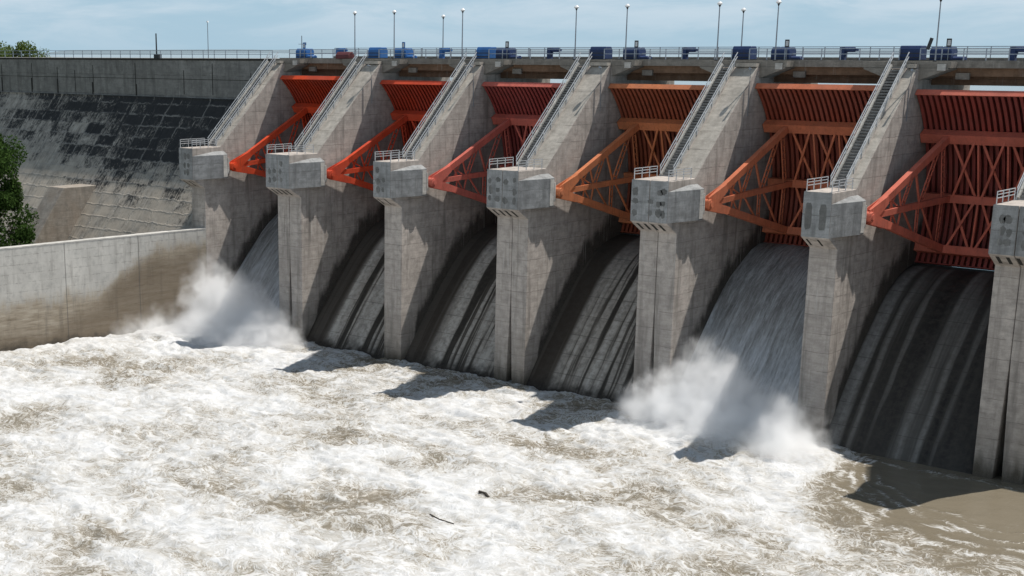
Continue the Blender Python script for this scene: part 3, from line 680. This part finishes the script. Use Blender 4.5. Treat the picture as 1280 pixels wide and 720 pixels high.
# quieter water straight in front of the closed bays
quiet = np.exp(-((YY+3.)/5.0)**2)*((XX>-72)&(XX<-22))
foam -= .22*quiet
foam = np.clip(foam, 0, 1.1)
ny, nx = XX.shape
vs = np.stack([XX.ravel(), YY.ravel(), H.ravel()], 1)
idx = np.arange(ny*nx).reshape(ny, nx)
fs = np.stack([idx[:-1,:-1].ravel(), idx[:-1,1:].ravel(), idx[1:,1:].ravel(), idx[1:,:-1].ravel()], 1)
me = bpy.data.meshes.new('river'); me.from_pydata(vs.tolist(), [], fs.tolist())
me.polygons.foreach_set('use_smooth', [True]*len(me.polygons))
at = me.attributes.new('foam', 'FLOAT', 'POINT'); at.data.foreach_set('value', foam.ravel().astype(np.float32))
def river_mat():
    t = NT('silty_white_water'); P = t.pos()
    a = t.n('ShaderNodeAttribute'); a.attribute_name = 'foam'; F = a.outputs['Fac']
    nz = t.n('ShaderNodeTexNoise'); t.l(P, nz.inputs['Vector']); nz.inputs['Scale'].default_value = .22; nz.inputs['Detail'].default_value = 4
    W = t.vmath('ADD', P, t.scale(nz.outputs['Color'], (6.5,5.5,0)))
    nz2 = t.n('ShaderNodeTexNoise'); t.l(W, nz2.inputs['Vector']); nz2.inputs['Scale'].default_value = 1.2; nz2.inputs['Detail'].default_value = 3
    W2 = t.vmath('ADD', W, t.scale(nz2.outputs['Color'], (1.1,1.1,0)))
    def lace(v, sc):
        vo = t.n('ShaderNodeTexVoronoi', feature='DISTANCE_TO_EDGE', voronoi_dimensions='2D'); t.l(v, vo.inputs['Vector']); vo.inputs['Scale'].default_value = sc; return vo.outputs['Distance']
    W = t.scale(W,(1,1,0)); W2 = t.scale(W2,(1,1,0))
    def ridge(v, sc, det, wd):
        n = t.noise(v, sc, det, .5); return t.sstep(t.math('ABSOLUTE', t.math('SUBTRACT', n, .5)), wd, 0.)
    n1 = t.noise(W, .34, 6, .60); n2 = t.noise(W2, 1.5, 5, .62); n3 = t.noise(t.scale(P,(1,1.6,1)), .11, 4, .6)
    n4 = t.noise(t.scale(W2,(1,1.3,1)), 5.5, 3, .65)
    r1 = ridge(W, .42, 3, .035); r2 = ridge(W2, .95, 3, .042); r3 = ridge(W2, 2.1, 2, .055)
    lac = t.math('MAXIMUM', r1, t.math('MAXIMUM', t.math('MULTIPLY', r2, .85), t.math('MULTIPLY', r3, .6)))
    thick = t.math('ADD', t.math('MULTIPLY', n1, .8), t.math('ADD', t.math('MULTIPLY', n2, .4), t.math('ADD', .07, t.math('MULTIPLY', t.math('SUBTRACT', n4, .5), .42))))
    thick = t.math('ADD', thick, t.math('MULTIPLY', lac, t.math('ADD', .23, t.math('MULTIPLY', t.math('SUBTRACT', 1., F), .3))))
    thick = t.math('ADD', thick, t.math('MULTIPLY', t.math('SUBTRACT', n3, .5), .45))
    m = t.math('ADD', thick, t.math('MULTIPLY', t.math('SUBTRACT', F, 1.145), 1.0))
    # open brown water -> aerated tan -> dense white foam
    c = t.ramp(t.sstep(m, -.08, 1.0), [(0.,(.185,.158,.115)),(.14,(.205,.178,.135)),(.24,(.31,.283,.237)),(.38,(.40,.377,.337)),(.52,(.455,.443,.418)),(.68,(.52,.517,.507)),(1.,(.63,.633,.638))])
    fo = t.sstep(m, .3, .62)
    rough = t.math('ADD', .16, t.math('MULTIPLY', fo, .6))
    hb = t.math('ADD', t.math('ADD', t.math('MULTIPLY', n2, .7), t.math('MULTIPLY', n4, .3)), t.math('ADD', t.math('MULTIPLY', n1, .9), t.math('MULTIPLY', lac, .35)))
    rip = t.noise(t.scale(P,(1,1.5,1)), 3.0, 3, .6)
    hb = t.math('ADD', t.math('MULTIPLY', hb, t.math('ADD', .1, F)), t.math('MULTIPLY', rip, .18))
    return t.out(c, rough, bump=t.bump(hb, .45, .22), spec=.35)
rv = link('river', me, river_mat()); rv['kind'] = 'structure'

# driftwood caught in the foam
WOOD = NT('wet_wood').out((.06,.05,.04), .8)
def zat(x, y): return float(H[np.abs(gy-y).argmin(), np.abs(gx-x).argmin()])
for lab, pts, r in (('thick dark driftwood stump in the foam near the bottom centre', [(-15.6,-36.2),(-14.9,-36.2),(-14.2,-36.6)], .14), ('thin crooked driftwood branch in the foreground foam', [(-14.4,-44.5),(-13.0,-44.9),(-11.6,-44.7)], .07)):
    m = MB(); q = [Vector((x, y, zat(x,y)+.12)) for x,y in pts]
    for a, b in zip(q[:-1], q[1:]): m.cyl(a, b, r, 8, r*.8)
    tag(m.build('driftwood', WOOD), lab, 'driftwood')

# ------------------------------------------------------------------ spray
def spray(name, box, lobes, dens, scale, lab, sd):
    x0,x1,y0,y1,z0,z1 = box
    m = MB().box(*box)
    t = NT(name+'_mist'); P = t.pos()
    nz = t.n('ShaderNodeTexNoise'); t.l(P, nz.inputs['Vector']); nz.inputs['Scale'].default_value = .42; nz.inputs['Detail'].default_value = 4
    Q = t.vmath('ADD', P, t.vmath('MULTIPLY', t.vmath('SUBTRACT', nz.outputs['Color'], (.5,.5,.5)), (6.5,5.5,5.0)))
    tot = None
    for (cx,cy,cz,rx,ry,rz,w) in lobes:
        q = t.vmath('MULTIPLY', t.vmath('SUBTRACT', Q, (cx,cy,cz)), (1/rx,1/ry,1/rz))
        d = t.math('MULTIPLY', t.sstep(t.vmath('LENGTH', q), 1.05, .1), w)
        tot = d if tot is None else t.math('ADD', tot, d)
    fn = t.noise(t.vmath('ADD', P, (sd,0,0)), .6, 5, .62)
    d = t.math('MULTIPLY', tot, t.sstep(fn, .34, .68, .14, 1.35))
    x,y,z = t.xyz(P)
    # nothing past the faces of the box
    for c,a,b in ((x,x0,x1),(y,y0,y1),(z,z0-9,z1)):
        d = t.math('MULTIPLY', d, t.math('MULTIPLY', t.sstep(c, a, a+.8), t.sstep(c, b, b-.8)))
    d = t.math('MULTIPLY', d, dens)
    v = t.n('ShaderNodeVolumePrincipled'); v.inputs['Color'].default_value = (.985,.987,.99,1); t.l(d, v.inputs['Density']); v.inputs['Anisotropy'].default_value = .25
    o = t.n('ShaderNodeOutputMaterial'); t.l(v.outputs[0], o.inputs['Volume'])
    ob = m.build(name, t.m); tag(ob, lab, 'spray', None, 'stuff')
    return ob
spray('spray', (-25,5.5,-13.5,4.8,-.5,12.0), [(-14.8,-3.0,.8,5.4,4.4,6.8,1.),(-9.5,-2.2,1.6,5.2,4.4,7.0,.9),(-3.4,-4.0,.4,5.2,4.4,6.6,.9),(-1.0,-6.8,.2,5.4,4.2,4.8,.8),(-9,-5.0,.2,11,5.8,4.0,1.),(-17.8,-4.,.4,4.4,3.8,4.6,.7),(-13,-.8,5.2,3.8,3.2,5.0,.45)], 1.7, 1., 'tall white spray cloud at the foot of the broad water sheet', 3.)
spray('spray', (-94.2,-69,-22,5.,-.5,13.5), [(-89.3,-3.6,2.6,5.2,5.0,9.0,1.),(-84.,-2.6,1.8,5.2,5.0,8.0,1.),(-78.5,-3.6,.8,5.2,4.6,6.0,1.),(-85,-6,.5,11,7.5,4.6,1.),(-92,-11,.8,5,9,4.0,.4),(-75.,-4,.2,4.,3.8,3.4,.7)], 1.5, 1., 'white spray cloud at the left beside the stained training wall', 19.)

# ------------------------------------------------------------------ land, reservoir, far shore, trees
def struct(o): o['kind'] = 'structure'; return o
def soil():
    t = NT('soil'); P = t.pos(); a = t.noise(P,.3,5,.6)
    return t.out(t.mix(a,(.1,.085,.05),(.09,.1,.04)), .95)
SO = soil()
gm_ = MB(); gm_.prism_z([(-800,-900),(-95.7-.094*900,-900),(-95.7,-.1),(-97.25,-.1),(-97.25,15),(-800,15)], 0, 5.0)
struct(gm_.build('ground', SO))
def res_mat():
    t = NT('reservoir_water'); P = t.pos(); n = t.noise(t.scale(P,(1,1,1)), .8, 4, .6)
    return t.out((.17,.19,.17), .12, bump=t.bump(n,.25,.1), spec=.5)
struct(MB().add([(-900,25.99,34.2),(900,25.99,34.2),(3500,6000,34.2),(-6500,6000,34.2)],[(0,1,2,3)]).build('reservoir', res_mat()))
bank = MB(); struct(bank.prism_z([(-900,26.01),(-180,26.01),(-215,60),(-330,200),(-900,400)], 20, 36.6).build('bank', SO))
hl = MB(); pr = []
N = 160; vs = []; fs = []
for i in range(N+1):
    x = -7000+11000*i/N; hh = 34.2+9+10*(.5+.5*mnoise.noise(Vector((i*.21,1.3,0))))+3*mnoise.noise(Vector((i*.9,4.,0)))
    vs += [(x,4700,30),(x,4900,hh),(x,6200,hh+6)]
for i in range(N):
    b = 3*i; fs += [(b,b+3,b+4,b+1),(b+1,b+4,b+5,b+2)]
struct(hl.add(vs,fs).build('hills', NT('hazed_hill_scrub').out((.16,.21,.24),.95)))  # blue distance haze is painted into the scrub colour

def leaf_mat(name, a, b):
    t = NT(name); P = t.pos(); n = t.noise(P, .9, 3, .6); n2 = t.noise(P, 7, 2, .6)
    c = t.mix(t.ramp(n,[(.3,0),(.7,1)]), a, b); c = t.mix(t.math('MULTIPLY', n2, .5), c, tuple(q*1.5 for q in b))
    d = t.n('ShaderNodeBsdfDiffuse'); tr = t.n('ShaderNodeBsdfTranslucent'); mx = t.n('ShaderNodeMixShader'); o = t.n('ShaderNodeOutputMaterial')
    t.l(c, d.inputs[0]); t.l(c, tr.inputs[0]); mx.inputs[0].default_value = .3; t.l(d.outputs[0], mx.inputs[1]); t.l(tr.outputs[0], mx.inputs[2]); t.l(mx.outputs[0], o.inputs[0]); return t.m
LM = leaf_mat('dark_leaves', (.022,.045,.012), (.048,.085,.022)); LM2 = leaf_mat('pale_leaves', (.07,.10,.03), (.11,.15,.045))
BARK = NT('bark').out((.1,.075,.05), .95)
def tree(name, loc, height, rad, nl, leaf, lm, lab, clumps, seed, zr=.12):
    r = random.Random(seed)
    t = thing(name, loc, lab, 'tree')
    tr = MB(); tr.cyl((0,0,-1.5),(0,0,height*.45),rad*.06,10,rad*.035)
    cl = []
    for i in range(clumps):
        a = r.uniform(0,2*math.pi); q = r.uniform(.15,1)**.6; zz = r.uniform(zr,.95)
        env = math.sqrt(max(.05,1-((zz-.45)/.58)**2))
        c = Vector((math.cos(a)*rad*q*env*.85, math.sin(a)*rad*q*env*.85, height*zz)); cl.append((c, rad*r.uniform(.16,.33)))
        tr.cyl((0,0,height*min(.42,zz*.6)), c, rad*.018, 5, rad*.005)
    tr.build('trunk', BARK, t)
    lv = MB(); vs=[]; fs=[]
    for i in range(nl):
        c, rr = r.choice(cl); d = Vector((r.gauss(0,1),r.gauss(0,1),r.gauss(0,.8))); d = d.normalized()*rr*r.random()**.45
        p = c+d; n = Vector((r.gauss(0,1),r.gauss(0,1),r.gauss(.5,1))).normalized(); u = n.orthogonal().normalized(); w = n.cross(u)
        an = r.uniform(0,6.28); u2 = u*math.cos(an)+w*math.sin(an); w2 = n.cross(u2); s = leaf*r.uniform(.6,1.3); b=len(vs)
        vs += [p-u2*s, p+w2*s*.5, p+u2*s, p-w2*s*.5]; fs.append((b,b+1,b+2,b+3))
    me = bpy.data.meshes.new('crown'); me.from_pydata([tuple(q) for q in vs],[],fs); link('crown', me, lm, t)
    return t
tree('tree', (-112.6,-25.2,5.0), 23.2, 8.4, 42000, .25, LM, 'dense dark green tree at the left edge behind the training wall', 60, 3, .02)
tree('tree', (-224,46,36.6), 2.6, 7.0, 4500, .26, LM2, 'pale green treetop showing above the far left end of the dam', 34, 8)
tree('tree', (-232,60,36.6), 3.6, 9.5, 4000, .3, LM2, 'pale treetop cut by the left edge, behind the dam end', 30, 9)

# ------------------------------------------------------------------ light, sky, camera
K = Vector((-.225,-.51,-1.0)).normalized()
sd = bpy.data.lights.new('sun', 'SUN'); sd.energy = 5.0; sd.angle = R(.53); sd.color = (1.,.955,.89)
so = bpy.data.objects.new('sun', sd); COL.objects.link(so); so.rotation_euler = K.to_track_quat('-Z','Y').to_euler(); so.location = (20,60,120)
w = bpy.data.worlds.new('World'); scene.world = w; w.use_nodes = True
t = NT('', True); t.t = w.node_tree; t.t.nodes.clear()
sky = t.n('ShaderNodeTexSky'); sky.sky_type = 'NISHITA'; sky.sun_disc = False; sky.sun_elevation = math.asin(-K.z); sky.sun_rotation = math.atan2(.225,.51)
sky.altitude = 200; sky.air_density = 1.0; sky.dust_density = .3; sky.ozone_density = 1.0
co = t.n('ShaderNodeTexCoord').outputs['Generated']
x,y,z = t.xyz(co)
zz = t.math('ADD', t.math('MAXIMUM', z, 0.), .12)
V = t.comb(t.math('DIVIDE', x, zz), t.math('DIVIDE', y, zz), 0.)
n1 = t.noise(V, .55, 7, .6, .3); n2 = t.noise(t.scale(co,(1,1,5.5)), 8.5, 7, .62, .3)
cl = t.math('MULTIPLY', t.sstep(t.math('ADD', t.math('MULTIPLY', n1,.2), t.math('MULTIPLY', n2,.8)), .36, .62), .95)
cl = t.math('MULTIPLY', cl, t.sstep(z, -.02, .06))
hzf = t.sstep(z, .34, .03, .15, .9); c = t.mix(hzf, sky.outputs[0], (7.0,10.3,12.8)); c = t.mix(t.math('MULTIPLY', cl, t.sstep(z, .6, .1, .35, 1.)), c, (11.4,13.0,14.4))
bg = t.n('ShaderNodeBackground'); bg.inputs[1].default_value = .052; t.l(c, bg.inputs[0])
wo = t.n('ShaderNodeOutputWorld'); t.l(bg.outputs[0], wo.inputs[0])

f, pi_, ya = 1744.9987, .2432, .7459
C = Vector((58.6463,-131.6495,38.8263))
F = Vector((-math.sin(ya)*math.cos(pi_), math.cos(ya)*math.cos(pi_), -math.sin(pi_))); Rv = Vector((math.cos(ya),math.sin(ya),0)); U = Rv.cross(F)
cd = bpy.data.cameras.new('camera'); cam = bpy.data.objects.new('camera', cd); COL.objects.link(cam)
m = Matrix((Rv, U, -F)).transposed().to_4x4(); m.translation = C; cam.matrix_world = m
cd.sensor_width = 36; cd.lens = f*36/1280; cd.shift_x = (640-457.343)/1280; cd.shift_y = (498.313-360)/1280
cd.clip_start = .5; cd.clip_end = 20000
scene.camera = cam
vs_ = scene.view_settings; scene.display_settings.display_device = 'sRGB'; vs_.view_transform = 'Standard'; vs_.look = 'None'; vs_.exposure = 0.15; vs_.gamma = 1; vs_.use_curve_mapping = False
cy = scene.cycles; cy.use_denoising = True; cy.max_bounces = 10; cy.diffuse_bounces = 2; cy.volume_bounces = 10; cy.transparent_max_bounces = 8
cy.volume_step_rate = 1.5; cy.volume_max_steps = 256; cy.caustics_reflective = False; cy.caustics_refractive = False
